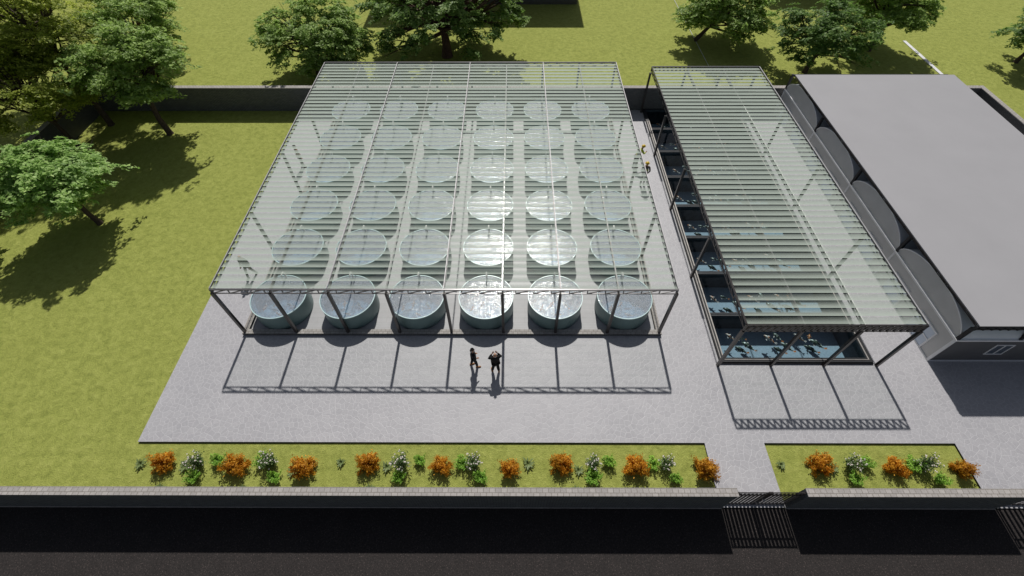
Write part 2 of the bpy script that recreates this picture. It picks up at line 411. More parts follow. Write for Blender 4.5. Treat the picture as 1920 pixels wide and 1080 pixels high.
def kerbpart(x0, x1, y0, y1, ax='x'):
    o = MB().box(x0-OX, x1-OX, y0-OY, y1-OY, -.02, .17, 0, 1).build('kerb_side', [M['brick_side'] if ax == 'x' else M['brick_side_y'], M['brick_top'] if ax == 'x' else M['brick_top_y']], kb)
kerbpart(-13.74, 7.50, 12.41, 12.68); kerbpart(-13.74, -13.46, 12.685, 33.08, 'y'); kerbpart(7.24, 7.50, 12.685, 33.08, 'y')

QX, QY, QW, QD, QH = 9.912, 10.73, 7.67, 22.04, 3.57
shed2 = empty('pond_shed', (QX+QW/2, QY+QD/2, 0), 'narrow open steel shed with corrugated clear roof over the fish pond', 'shed')
OX, OY = QX+QW/2, QY+QD/2
for i in range(4):
    x = QX+QW*i/3
    for y in ((QY, QY+QD) if 0 < i < 3 else [QY+QD*j/4 for j in range(5)]):
        px, py = L(x, y); MB().box(px-.065, px+.065, py-.065, py+.065, .0, QH-.45).build('post', M['steel'], shed2)
truss(L(QX, QY), L(QX+QW, QY), QH-.47, QH, 26, .06, M['steel'], shed2, dw=.075)
truss(L(QX, QY+QD), L(QX+QW, QY+QD), QH-.3, QH, 26, .07, M['steel_grey'], shed2)
for x in (QX, QX+QW/3, QX+QW*2/3, QX+QW):
    truss(L(x, QY+.05), L(x, QY+QD-.05), QH-.3, QH-(0 if x in (QX, QX+QW) else .13), 28, .06, M['steel'] if x == QX else M['steel_grey'], shed2, dw=.045)
MB().bar((*L(QX+QW*2/3, QY+.04), QH-.1), (*L(QX+QW*2/3, QY+QD-5), QH-.1), .035, .03).build('rafter_cap', M['pipe'], shed2)
MB().bar((*L(QX+QW, QY+.04), QH+.04), (*L(QX+QW, QY+QD-.04), QH+.04), .05, .03).build('rafter_cap', M['steel_pale'], shed2)
ribs(QX-OX+.05, QX+QW-OX-.05, QY+.06-OY, QY+QD-.06-OY, 53, QH+.02, .074, shed2, 11, nx=24)

# ------------------------------------------------------------------ round tanks
def make_tank():
    e = empty('fish_tank', (0, 0, 0), 'x', 'tank'); r = 1.385
    MB().lathe([(r-.035, 1.06), (r-.035, .10), (0, .10)], 56).build('lining', M['tank_in'], e)
    MB().lathe([(r-.06, .012), (r, .03), (r+.01, .12), (r+.005, .55), (r, 1.06)], 56).build('shell', M['tank'], e)
    MB().lathe([(r-.03, 1.055), (r-.03, 1.10), (r+.012, 1.10), (r+.012, 1.055), (r-.03, 1.055)], 56, smooth=False).build('rim', M['rim'], e)
    MB().lathe([(r-.034, .93), (0, .93)], 56).build('water', M['tank_water'], e)
    MB().lathe([(r-.045, 1.07), (0, 1.04)], 56).build('shimmer_net_cover', M['net'], e)
    p = MB(); p.tube([(0, r-.10, .6), (0, r-.10, 1.42), (0, r-.13, 1.50), (0, r-.36, 1.52), (0, r-.40, 1.46), (0, r-.40, 1.0)], .038, 8)
    p.build('inlet_pipe', M['pipe'], e)
    MB().tube([(0, r-.10, 1.12), (0, r-.10, 1.2)], .05, 8).build('pipe_joint', M['pipe'], e)
    return e
tank0 = make_tank(); TX = [-12.03+3.544*i for i in range(6)]; TY = [14.08+3.444*j for j in range(6)]
rows = ['front row', 'second row from the front', 'third row from the front', 'fourth row from the front', 'fifth row from the front', 'rear row']
cols = ['far left', 'second from the left', 'third from the left', 'third from the right', 'second from the right', 'far right']
for j in range(6):
    for i in range(6):
        o = tank0 if i == j == 0 else copy_tree(tank0)
        o.location = (TX[i], TY[j], .006)
        tag(o, 'teal round tank, %s in the %s' % (cols[i], rows[j]), 'tank', 'round fish tanks in the big shed')

# ------------------------------------------------------------------ pond
DV = [32.95, 30.45, 27.70, 24.90, 22.05, 19.30, 16.52, 13.70, 11.10]
pond = empty('fish_pond', ((PX0+PX1)/2, 22, 0), 'long sunken koi pond divided into eight dark cells under the narrow shed', 'pond')
OX, OY = (PX0+PX1)/2, 22
b = MB(); D = -1.15
b.add([(PX0-OX, PY0-OY, D), (PX1-OX, PY0-OY, D), (PX1-OX, PY1-OY, D), (PX0-OX, PY1-OY, D)], [(0, 1, 2, 3)]); b.build('pond_floor', M['pond_floor'], pond)
b = MB(); w = .24
b.box(PX0-w-OX, PX0-OX, PY0-w-OY, PY1+.1-OY, D, .13); b.box(PX1-OX, PX1+w-OX, PY0-w-OY, PY1+.1-OY, D, .13)
b.box(PX0-OX, PX1-OX, PY0-w-OY, PY0-OY, D, .13); b.box(PX0-OX, PX1-OX, PY1-OY, PY1+.1-OY, D, .13)
b.build('pond_kerb', M['black'], pond)
b = MB()
for x0, x1 in ((PX0-.20, PX0-.165), (PX0-.07, PX0-.015), (PX1+.015, PX1+.07)):
    b.box(x0-OX, x1-OX, PY0-.10-OY, PY1-1.6-OY, .131, .165)
b.box(PX0-.07-OX, PX1+.07-OX, PY0-.13-OY, PY0-.105-OY, .131, .155)
b.build('edge_rail', M['rail'], pond)
b = MB(); b.box(PX0-.24-OX, PX1+.26-OX, PY0-.30-OY, PY0-.245-OY, -.02, .07); b.build('kerb_step', M['black'], pond)
for y in DV[1:-1]:
    b = MB(); b.box(PX0-OX, PX1-OX, y-.11-OY, y+.11-OY, D+.01, .06, 0)
    d_ = b.build('divider', M['pond_wall'], pond)
    r_ = MB()
    for q in (-.10, -.01, .08): r_.box(PX0-OX+.01, PX1-OX-.01, y+q-OY, y+q+.022-OY, .061, .085)
    r_.build('divider_rail', M['steel_grey'], d_)
b = MB()
b.box(PX0-OX+.001, PX0+.02-OX, PY0-OY+.001, PY1-OY-.001, D+.01, .10); b.box(PX1-.02-OX, PX1-OX-.001, PY0-OY+.001, PY1-OY-.001, D+.01, .10)
b.box(PX0+.021-OX, PX1-.021-OX, PY1-.02-OY, PY1-.001-OY, D+.01, .10)
b.build('pond_liner', M['pond_wall'], pond)
for k in range(8):
    y1, y0 = DV[k], DV[k+1]
    y1 -= .112 if k else .022; y0 += .112 if k < 7 else .002
    MB().add([(PX0+.021-OX, y0-OY, -.08), (PX1-.021-OX, y0-OY, -.08), (PX1-.021-OX, y1-OY, -.08), (PX0+.021-OX, y1-OY, -.08)], [(0, 1, 2, 3)]) 
    m_ = MB(); m_.add([(PX0+.021-OX, y0-OY, -.08), (PX1-.021-OX, y0-OY, -.08), (PX1-.021-OX, y1-OY, -.08), (PX0+.021-OX, y1-OY, -.08)], [(0, 1, 2, 3)])
    m_.build('pond_water', M['pond_water'], pond)

# koi: x forward, one continuous mesh
def koi_mesh(name, body, fin, tail, bend=.0, wide=1):
    m = MB(); n = 10
    prof = [(.33, .004), (.31, .028), (.26, .052), (.17, .075), (.06, .083), (-.05, .072), (-.15, .048), (-.22, .028), (-.26, .02)]
    cy = lambda x: bend*(.33-x)**2*.9
    vs = [(x, cy(x)+r*wide*math.cos(2*math.pi*k/n), r*1.15*math.sin(2*math.pi*k/n)) for x, r in prof for k in range(n)]
    m.add(vs, [(i*n+k, i*n+(k+1) % n, (i+1)*n+(k+1) % n, (i+1)*n+k) for i in range(len(prof)-1) for k in range(n)], 0, True)
    t0 = cy(-.26)
    m.add([(-.24, t0, .01), (-.36, t0+.09, .06), (-.42, t0+.05, .0), (-.34, t0, .0), (-.42, t0-.04, -.0), (-.36, t0-.09, .03)], [(0, 1, 2, 3), (0, 3, 4, 5)], 2)
    for sgn in (1, -1):
        m.add([(.17, sgn*.06, -.02), (.12, sgn*.17, -.03), (.05, sgn*.19, -.035), (.07, sgn*.12, -.03), (.10, sgn*.06, -.02)], [(0, 1, 2, 3, 4)], 1)
        m.add([(-.04, sgn*.06, -.03), (-.10, sgn*.12, -.045), (-.15, sgn*.11, -.045), (-.10, sgn*.045, -.03)], [(0, 1, 2, 3)], 1)
    m.add([(.10, cy(.1), .085), (.03, cy(0), .15), (-.07, cy(-.07), .13), (-.10, cy(-.1), .06)], [(0, 1, 2, 3)], 1)
    m.add([(.10, cy(.1)+.006, .085), (-.10, cy(-.1)+.006, .06), (-.07, cy(-.07)+.006, .13), (.03, cy(0)+.006, .15)], [(0, 1, 2, 3)], 1)
    me = bpy.data.meshes.new(name); me.from_pydata(m.v, [], m.f)
    for q in (body, fin, tail): me.materials.append(q)
    me.polygons.foreach_set('material_index', m.mi); me.polygons.foreach_set('use_smooth', m.sm); return me
k_ow = mat_koi('koi_orange_white', (.55, .22, .08), (.58, .55, .50), .5, 7)
k_gw = mat_koi('koi_green_white', (.045, .075, .05), (.55, .62, .56), .56, 8)
k_dk = mat_koi('koi_dark_green', (.04, .065, .045), (.16, .22, .17), .6, 9)
k_or = mat_koi('koi_orange', (.38, .14, .04), (.42, .20, .08), .5, 8)
k_wh = mat_koi('koi_white', (.52, .50, .47), (.46, .44, .40), .5, 8); k_ft = mat_koi('koi_pale_fin', (.5, .5, .48), (.65, .62, .6), .5, 8)
KM = {'ow': (koi_mesh('koi_a', k_ow, k_ft, k_wh, .25), 'orange and white'), 'gw': (koi_mesh('koi_b', k_gw, k_wh, k_or, -.2, 1.1), 'grey green and white'),
      'dk': (koi_mesh('koi_c', k_dk, k_gw, k_or, .15, 1.1), 'dark green orange-tailed'), 'or': (koi_mesh('koi_d', k_or, k_or, k_wh), 'small orange'),
      'dp': (koi_mesh('koi_e', k_gw, k_wh, k_ow, .3, 1.2), 'large dark and white')}
# positions in a cell measured in the front cell (x along, y from the cell's front edge)
FISH = [('ow', 10.85, 1.20, 140, .85, 'near left wall'), ('ow', 12.80, 1.05, 142, 1.0, 'back, left of middle'), ('ow', 14.55, 1.30, 140, .95, 'back, right of middle'),
        ('gw', 11.45, 1.20, 150, .75, 'at back left'), ('gw', 13.30, 1.22, 115, .9, 'back, near middle'), ('dp', 11.75, .78, 145, 1.15, 'left of middle'),
        ('dp', 13.60, .62, 145, 1.1, 'in the middle'), ('dp', 15.35, .92, 145, 1.2, 'right of middle'), ('dk', 11.15, .42, 150, 1.0, 'at front left corner'),
        ('dk', 13.05, .36, 145, .95, 'in front of middle'), ('dk', 14.75, .50, 150, 1.1, 'near front right corner'), ('or', 15.02, 1.28, 60, .6, 'at back right')]
cellname = ['rearmost cell', 'second cell from back', 'third cell from back', 'fourth cell from back', 'fourth cell from front', 'third cell from front', 'second cell from front', 'front cell']
rnd = random.Random(5)
for k in range(8):
    for (kd, x, dy, ang, s_, where) in FISH:
        o = link('koi_carp', KM[kd][0]); jx = 0 if k == 7 else rnd.uniform(-.22, .22)
        o.location = (x+.42+jx, DV[k+1]+.35+dy*(1.0 if k == 7 else .98), -.32-rnd.random()*.35); o.scale = (s_*1.0,)*3
        o.rotation_euler = (0, 0, R(ang+rnd.uniform(-8, 8)))
        tag(o, '%s koi %s, %s of pond' % (KM[kd][1], where, cellname[k]), 'fish', 'koi swimming in the pond cells')
tanknm = ['far left', 'second', 'third', 'fourth', 'fifth', 'far right']
spots = [(-.55, .35, 20, 'ow', 'at back left'), (.35, .5, 200, 'ow', 'at back right'), (-.2, -.25, 75, 'or', 'near middle'), (.55, -.3, 130, 'gw', 'at right side'), (-.7, -.45, 250, 'or', 'at front left'), (.15, -.85, 170, 'ow', 'at front edge')]
for i in range(6):
    for (dx, dy, a, kd, wh) in spots:
        o = link('koi_carp', KM[kd][0]); o.location = (TX[i]+dx, TY[0]+dy, .72); o.rotation_euler = (0, 0, R(a+rnd.uniform(-25, 25))); o.scale = (.7,)*3
        tag(o, '%s koi %s of %s tank, front row' % (KM[kd][1], wh, tanknm[i]), 'fish', 'koi swimming in the front row tanks')

# ------------------------------------------------------------------ grey roofed building
BX0, BX1 = 20.25, 31.5; J = [11.05, 16.48, 21.9, 27.33, 32.75]; BH = 1.82
bld = empty('vaulted_building', (BX0, J[0], 0), 'grey building with arched gables under a flat grey roof at right', 'building')
OX, OY = BX0, J[0]
MB().box(0, BX1-BX0, .0, J[-1]-J[0], 0, BH, 0).build('wall', M['render'], bld)
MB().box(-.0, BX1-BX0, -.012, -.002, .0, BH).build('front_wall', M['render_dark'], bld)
b = MB(); b.box(-.06, .10, -.06, J[-1]-J[0]+.05, BH+.001, BH+.10); b.box(.101, BX1-BX0, -.06, .08, BH+.001, BH+.10)
b.build('top_trim', M['white'], bld)
b = MB(); b.box(-.05, -.001, -.05, J[-1]-J[0], -.01, .05); b.box(.0, BX1-BX0, -.06, -.014, -.01, .05); b.box(-.05, -.001, -.052, .08, .051, BH)
for y in J[1:]: b.box(-.05, -.001, y-.05-J[0], y+.05-J[0], .051, BH)
b.build('base_trim', M['white'], bld)
def gable(y0, y1):
    n = 24; c = (y0+y1)/2-J[0]; r = (y1-y0)/2-.03; h = 1.10; z0 = BH+.10
    arc = [(c-r*math.cos(math.pi*i/n), z0+h*math.sin(math.pi*i/n)) for i in range(n+1)]
    m = MB(); m.add([(.02, y, z) for y, z in arc], [tuple(range(n+1))[::-1]]); m.build('arched_gable', M['render'], bld)
    m = MB(); X1 = BX1-BX0
    m.add([(x, y, z) for y, z in arc for x in (.021, X1)], [(2*i, 2*i+1, 2*i+3, 2*i+2) for i in range(n)], 0, True)
    m.add([(X1, y, z) for y, z in arc], [tuple(range(n+1))]); m.build('barrel_vault', M['vault'], bld)
    m = MB()
    for i in range(n): m.bar((.01, *arc[i]), (.01, *arc[i+1]), .05, .045, up=(1, 0, 0))
    m.build('arch_trim', M['white'], bld)
    for q, (wa, wb) in enumerate(((.70, 2.10), (3.20, 4.58))):
        f = MB(); a, e_ = y0+wa-J[0], y0+wb-J[0]; z1 = 1.27
        f.box(-.055, -.002, a, a+.07, .052, z1); f.box(-.055, -.002, e_-.07, e_, .052, z1); f.box(-.055, -.002, a+.07, e_-.07, z1-.07, z1)
        f.box(-.05, -.002, a+.07, e_-.07, .60, .66)
        fo = f.build('window_frame', M['white'], bld)
        MB().box(-.02, -.003, a+.07, e_-.07, .052, z1-.07).build('pane', M['pane'], fo)
for k in range(4): gable(J[k], J[k+1])
for x0 in (22.42, 27.2):
    f = MB(); x0 -= BX0; x1 = x0+.86; z0, z1 = .63, 1.48
    f.box(x0, x1, -.045, -.013, z1-.05, z1); f.box(x0, x1, -.045, -.013, z0, z0+.05)
    for x in (x0, x0+.41, x1-.05): f.box(x, x+.05, -.045, -.013, z0+.05, z1-.05)
    fo = f.build('window_frame', M['white'], bld)
    MB().box(x0+.05, x1-.05, -.025, -.014, z0+.05, z1-.05).build('pane', M['pane_dark'], fo)
RZ = 3.13
MB().box(-.03, BX1+.1-BX0, -.10, J[-1]-.35-J[0], RZ, RZ+.05).build('roof', M['roof'], bld)
truss((-.02, -.04), (BX1-BX0, -.04), RZ-.30, RZ-.045, 30, .08, M['black'], bld, 'roof_truss', dw=.10)
truss((-.02, .05), (-.02, J[-1]-J[0]-.5), RZ-.12, RZ-.03, 28, .05, M['steel'], bld, 'roof_truss')
for x in [0.03+2.83*k for k in range(5)]:
    MB().box(x-.07, x+.07, -.03, .10, BH+.10, RZ-.30 if 1 else 0).build('roof_post', M['black'], bld)
for y in J[1:]: 
    MB().box(-.05, .09, y-.07-J[0], y+.07-J[0], BH+.10, RZ-.10).build('roof_post', M['black'], bld)
    MB().box(.1, BX1-BX0, y-.05-J[0], y+.05-J[0], RZ-.25, RZ-.12).build('roof_beam', M['black'], bld)

# ------------------------------------------------------------------ buildings beyond the wall
def back_building(x0, x1, y0, y1, h, label):
    e = empty('brick_building', ((x0+x1)/2, (y0+y1)/2, 0), label, 'building', 'buildings beyond the rear wall'); ox, oy = (x0+x1)/2, (y0+y1)/2
    MB().box(x0-ox, x1-ox, y0-oy, y1-oy, -.1, h).build('wall', M['brick_side'], e)
    MB().box(x0-ox-.3, x1-ox+.3, y0-oy-.3, y1-oy+.3, h, h+.2).build('roof', M['roof'], e)
    MB().box(x0-ox-.03, x1-ox+.03, y0-oy-.04, y0-oy-.002, -.08, .25).build('plinth', M['steel_grey'], e)
back_building(-14.5, 6.6, 53.3, 62, 5.7, 'long dark brick building at the top centre behind the big tree')
back_building(26.8, 37.5, 57.4, 65, 5.7, 'brick building at the upper right casting a shadow behind the trees')
ln = tag(MB().box(36.5, 36.8, 33.6, 44.9, -.12, -.04).build('white_kerb', M['lawn_line']), 'white painted kerb strip crossing the lawn behind the grey roof', 'kerb')
tag(MB().tube([(17.09, y, -.05-.0*y) for y in np.linspace(33.6, 62, 8)], .02, 6).build('wire', M['lawn_line']), 'thin pale wire lying straight across the lawn behind the pond shed', 'wire')

# ------------------------------------------------------------------ foliage
def leaf_mesh(name, P, Nn, size, mat, rng, aspect=.5, fold=.0):
    """P (n,3) positions, Nn (n,3) facing directions; rhombic leaf faces"""
    n = len(P); up = Nn/np.linalg.norm(Nn, axis=1, keepdims=True)
    a = rng.randn(n, 3); a -= (a*up).sum(1, keepdims=True)*up; a /= np.linalg.norm(a, axis=1, keepdims=True)
    c = np.cross(up, a); s = (size*(.6+.8*rng.rand(n)))[:, None]
    V = np.stack([P-a*s*.5, P+c*s*aspect*.5, P+a*s*.5, P-c*s*aspect*.5], 1).reshape(-1, 3)
    me = bpy.data.meshes.new(name); me.vertices.add(4*n); me.vertices.foreach_set('co', V.ravel().astype('f'))
    me.loops.add(4*n); me.loops.foreach_set('vertex_index', np.arange(4*n)); me.polygons.add(n)
    me.polygons.foreach_set('loop_start', np.arange(0, 4*n, 4)); me.polygons.foreach_set('loop_total', np.full(n, 4))
    me.materials.append(mat); me.update(calc_edges=True); return me
def tree(name, base, cc, rad, mat, bark, label, seed, nclump=46, nspray=14, nleaf=30, lsize=.2, sprayr=.5, flat=.45, tr=.2, group='trees around the yard', fork=.42, lean=0):
    rng = np.random.RandomState(seed); base = Vector(base); cc = Vector(cc); rad = np.array(rad)
    e = empty(name, base, label, 'tree', group)
    c = np.array(cc-base)
    # trunk and limbs
    m = MB(); fk = Vector(c)*fork; fk.x += rng.randn()*.05; top = Vector(c)+Vector((0, 0, rad[2]*.55))
    fk.z = max(fk.z, (c[2]-rad[2])*.9)
    mid = fk*.5+Vector((rng.randn()*.08, rng.randn()*.08, 0))
    m.tube([(0, 0, -.15), (0, 0, .1), mid, fk, Vector(c), top], [tr*1.6, tr*1.15, tr*.9, tr*.8, tr*.45, tr*.12], 9)
    clumps = []
    for k in range(nclump):
        while True:
            d = rng.randn(3); d /= np.linalg.norm(d)
            if d[2] > -.75: break
        rr = .45+.62*rng.rand()**.55
        if rng.rand() < .15: rr *= 1.15
        clumps.append((c+d*rad*rr, .55+.6*rng.rand()))
    nl = 0
    for q, (p, s) in enumerate(clumps):
        if q % 2 == 0:
            p = Vector(p); st = fk.lerp(Vector(c), rng.rand()*.9); md = st.lerp(p, .5)+Vector((rng.randn()*.15, rng.randn()*.15, -.05*rad[2]+rng.randn()*.1))
            m.tube([st, st.lerp(md, .5), md, p], [tr*.42, tr*.32, tr*.24, tr*.08], 6)
            for z in range(2):
                d = Vector(rng.randn(3)*.5*s*1.2); m.tube([md, md.lerp(p+d, .5)+Vector((0, 0, .08)), p+d], [tr*.18, tr*.12, tr*.04], 5)
    m.build('trunk', bark, e)
    P = []; N = []
    for p, s in clumps:
        for k in range(nspray):
            d = rng.randn(3)*np.array([1, 1, flat])*s*.5; sc = p+d
            out = sc-c; out = out/(np.linalg.norm(out)+1e-6)
            nrm = np.array([0, .25, 1.])+out*.35+rng.randn(3)*.22; nrm /= np.linalg.norm(nrm)
            # leaves lie in a slightly drooping pad
            u = np.cross(nrm, rng.randn(3)); u /= np.linalg.norm(u); w_ = np.cross(nrm, u)
            r_ = sprayr*np.sqrt(rng.rand(nleaf))*(.6+.6*rng.rand()); an = rng.rand(nleaf)*2*np.pi
            q = sc+u*(r_*np.cos(an))[:, None]+w_*(r_*np.sin(an)*.55)[:, None]-np.array([0, 0, .35])*(r_**2)[:, None]+rng.randn(nleaf, 3)*.035
            P.append(q); N.append(nrm+rng.randn(nleaf, 3)*.30)
    P = np.concatenate(P); N = np.concatenate(N)
    k = P[:, 2] > .25; P, N = P[k], N[k]
    link('crown', leaf_mesh('crown', P, N, lsize, mat, rng), e)
    return e
bark1 = mat_bark('grey_brown_bark', (.075, .055, .045)); bark2 = mat_bark('red_brown_bark', (.10, .06, .045))
lf_mid = mat_leaf('mid_green_leaves', [(.18, .28, .055), (.32, .47, .11), (.54, .70, .26)], .52)
lf_bright = mat_leaf('fresh_green_leaves', [(.19, .34, .07), (.34, .53, .15), (.56, .74, .28)], .48)
lf_olive = mat_leaf('olive_leaves', [(.19, .25, .035), (.34, .42, .06), (.54, .60, .12)], .55)
lf_dark = mat_leaf('dark_green_leaves', [(.08, .16, .03), (.15, .28, .055), (.30, .44, .13)], .48)
lf_deep = mat_leaf('deep_green_leaves', [(.11, .20, .04), (.20, .33, .075), (.40, .54, .17)], .48)
T = 'deciduous_tree'
tree(T, (-25.6, 20.56, -.09), (-26.3, 20.7, 3.35), (2.3, 2.2, 1.45), lf_bright, bark1, 'young bright green tree nearest the camera on the left lawn', 1, 60, 15, 32, .23, .5, tr=.15)
tree(T, (-25.58, 30.03, -.09), (-25.4, 30.2, 4.9), (3.1, 2.9, 2.0), lf_mid, bark1, 'light green tree with a leaning trunk before the rear wall, left of the tank shed', 2, 70, 15, 30, .22, .5, tr=.2)
tree(T, (-30.6, 31.2, -.09), (-31.4, 31.6, 7.2), (3.6, 3.3, 2.9), lf_olive, bark1, 'tall olive green tree in the top left corner by the rear wall', 3, 90, 15, 30, .18, .45, tr=.2)
tree(T, (-31.3, 28.3, -.09), (-31.6, 28.0, 4.5), (3.5, 3.0, 2.4), lf_olive, bark1, 'olive green tree behind the young bright tree beside the left wall', 4, 84, 15, 30, .18, .45, tr=.17)
tree(T, (-36.5, 33.6, -.09), (-36.5, 33.6, 5.2), (3.6, 3.6, 2.8), lf_olive, bark1, 'olive green tree outside the left wall at the frame edge', 5, 60, 14, 32, .18, .45, tr=.17)
tree(T, (-29.0, 36.6, -.09), (-28.9, 36.6, 4.6), (3.1, 2.7, 2.1), lf_mid, bark1, 'green tree just beyond the rear wall at its left end', 6, 48, 14, 32, .2, .5, tr=.17)
tree(T, (-34.0, 44.0, -.09), (-33.3, 44.0, 4.6), (3.6, 3.2, 2.4), lf_deep, bark2, 'dark green tree far back at the top left with reddish limbs', 7, 48, 14, 32, .22, .5, tr=.25)
tree(T, (-31.0, 18.6, -.09), (-31.4, 18.4, 3.2), (2.0, 1.8, 1.3), lf_bright, bark1, 'small green tree cut off by the left frame edge beside the wall', 8, 30, 12, 30, .2, .45, tr=.13)
tree(T, (-16.8, 39.0, -.09), (-16.3, 38.9, 3.0), (3.8, 3.2, 2.2), lf_mid, bark1, 'broad green tree at the rear left corner of the tank shed', 9, 80, 16, 32, .23, .5, tr=.22)
tree(T, (-6.0, 42.05, -.09), (-6.3, 42.6, 4.3), (6.4, 5.4, 3.1), lf_deep, bark2, 'very wide dark green tree with a thick trunk behind the middle of the tank shed', 10, 120, 14, 32, .26, .55, tr=.42)
tree(T, (17.03, 44.95, -.09), (18.9, 44.8, 2.9), (3.8, 3.2, 2.1), lf_mid, bark1, 'light green tree behind the pond shed, left of the darker trees', 11, 84, 15, 32, .23, .5, tr=.2)
tree(T, (25.1, 39.1, -.09), (25.6, 39.2, 3.2), (3.6, 3.0, 2.1), lf_dark, bark1, 'dark green tree with a bent trunk behind the grey roofed building', 12, 58, 15, 34, .2, .48, tr=.18)
tree(T, (32.43, 43.1, -.09), (32.6, 43.3, 4.0), (3.1, 3.1, 2.1), lf_mid, bark1, 'green tree right of the dark tree, in front of the white kerb strip', 13, 70, 15, 32, .23, .5, tr=.22)
tree(T, (44.4, 40.85, -.09), (45.0, 40.9, 3.0), (3.1, 2.8, 1.9), lf_dark, bark1, 'dark green tree cut off by the upper right frame edge', 14, 46, 14, 34, .2, .48, tr=.17)

# shrubs
lf_or = mat_leaf('orange_leaves', [(.42, .17, .010), (.66, .31, .020), (.86, .46, .05)], .45)
lf_lime = mat_leaf('lime_leaves', [(.16, .34, .03), (.26, .50, .05), (.38, .62, .12)], .35)
lf_rose = mat_leaf('rose_leaves', [(.08, .15, .04), (.13, .21, .07), (.2, .28, .12)], .3)
lf_agave = mat_leaf('grey_green_leaves', [(.15, .20, .07), (.20, .26, .10)], .25)
petal = mat_plain('pale_pink_petals', (.68, .62, .58), .6)
def orange_shrub(seed, label):
    rng = np.random.RandomState(seed); e = empty('orange_shrub', (0, 0, 0), label, 'shrub', 'orange shrubs in the flower beds')
    m = MB(); P = []; N = []
    for k in range(40):
        d = rng.randn(3); d[2] = abs(d[2])*.9+.15; d /= np.linalg.norm(d); ln_ = (.42+.30*rng.rand()); tip = d*ln_*np.array([.88, .66, 1.25])
        m.tube([(0, 0, -.02), tip*.5+np.array([0, 0, .05]), tip], [.014, .009, .004], 4, cap=False)
        for s in np.linspace(.35, 1.05, 20):
            q = tip*s+rng.randn(5, 3)*.05; P.append(q); N.append(d+rng.randn(5, 3)*.7)
    m.build('stems', bark1, e); P = np.concatenate(P); N = np.concatenate(N)
    link('foliage', leaf_mesh('foliage', P, N, .078, lf_or, rng, .5), e); return e
def rose_bush(seed, label):
    rng = np.random.RandomState(seed); e = empty('flowering_bush', (0, 0, 0), label, 'shrub', 'white flowering bushes in the beds')
    P = []; N = []; m = MB(); fl = MB()
    for k in range(34):
        a = rng.rand()*6.28; r = .36*math.sqrt(rng.rand()); z = .25+.75*rng.rand()*(1-r*.9); tip = np.array([r*math.cos(a), r*math.sin(a), z])
        m.tube([(0, 0, -.02), tip*.5, tip], [.012, .008, .004], 4, cap=False)
        for s in np.linspace(.3, 1, 9): P.append(tip*s+rng.randn(4, 3)*.05); N.append(rng.randn(4, 3)+np.array([0, 0, 1]))
        c = tip*1.04+rng.randn(3)*.02
        for q in range(2 if k % 3 == 0 else 1):
            cc_ = c+rng.randn(3)*.04*q
            for w_ in range(5):
                an = w_*1.2566+rng.rand(); d = np.array([math.cos(an), math.sin(an), .35])*.026; t2 = np.array([-math.sin(an), math.cos(an), 0])*.02
                fl.add([cc_, cc_+d*.6+t2, cc_+d, cc_+d*.6-t2], [(0, 1, 2, 3)])
            fl.blob(cc_+np.array([0, 0, .006]), .016, 0, 6, 4)
    m.add(fl.v, fl.f, 1); m.build('flowering_stems', [bark1, petal], e)
    link('foliage', leaf_mesh('foliage', np.concatenate(P), np.concatenate(N), .06, lf_rose, rng, .6), e)
    return e
def lime_shrub(seed, label):
    rng = np.random.RandomState(seed); e = empty('lime_shrub', (0, 0, 0), label, 'shrub', 'low lime green shrubs in the beds'); m = MB(); P = []; N = []
    for k in range(24):
        a = k/24*6.28+rng.rand()*.4; r = .12+.22*rng.rand(); z = .22+.22*rng.rand(); tip = np.array([r*math.cos(a), r*math.sin(a), z])
        m.tube([(0, 0, -.02), tip*.55, tip], [.01, .007, .003], 4, cap=False)
        for s in np.linspace(.3, 1.05, 9): P.append(tip*s+rng.randn(4, 3)*.028); N.append(np.array([math.cos(a)*.4, math.sin(a)*.4, 1])+rng.randn(4, 3)*.5)
    m.build('stems', bark1, e)
    link('foliage', leaf_mesh('foliage', np.concatenate(P), np.concatenate(N), .075, lf_lime, rng, .45), e); return e
def agave(seed, label):
    rng = np.random.RandomState(seed); e = empty('rosette_plant', (0, 0, 0), label, 'plant', 'low grey green plants in the beds'); m = MB()
    for k in range(11):
        a = k*2.4; L_ = .17+.14*rng.rand(); d = np.array([math.cos(a), math.sin(a), 0]); s = np.array([-d[1], d[0], 0])*.035; u = np.array([0, 0, 1.])
        p1 = d*L_*.4+u*.12; p2 = d*L_*.8+u*.14; p3 = d*L_*1.15+u*.06
        m.add([-s*.6, s*.6, p1+s, p1-s, p2+s*.8, p2-s*.8, p3], [(0, 1, 2, 3), (3, 2, 4, 5), (5, 4, 6)])
    m.build('leaves', lf_agave, e); return e
def place(fn, pts, labels, nproto=2, dy=.0):
    protos = [fn(20+k, 'x') for k in range(nproto)]
    for i, ((x, y), lb) in enumerate(zip(pts, labels)):
        o = protos[i] if i < nproto else copy_tree(protos[i % nproto])
        o.location = (x, y+dy, -.09); s = 1+.1*math.sin(i*7.3); o.scale = (s, s, s); o.rotation_euler = (0, 0, .5*math.sin(i*3.1)); o['label'] = lb
OR = [(-14.82, 5.72), (-11.62, 5.55), (-8.78, 5.52), (-6.17, 5.70), (-3.0, 5.56), (-.16, 5.50), (1.98, 5.70), (5.15, 5.55), (8.0, 5.48), (12.85, 5.70), (16.0, 5.55), (18.75, 5.50)]
bed = lambda i, n: '%s from the left, long flower bed' % ORD[i] if i < n else '%s from the left, bed right of the gate' % ORD[i-n]
place(orange_shrub, OR, ['round orange leaved shrub, %s' % bed(i, 9) for i in range(12)], 3, .33)
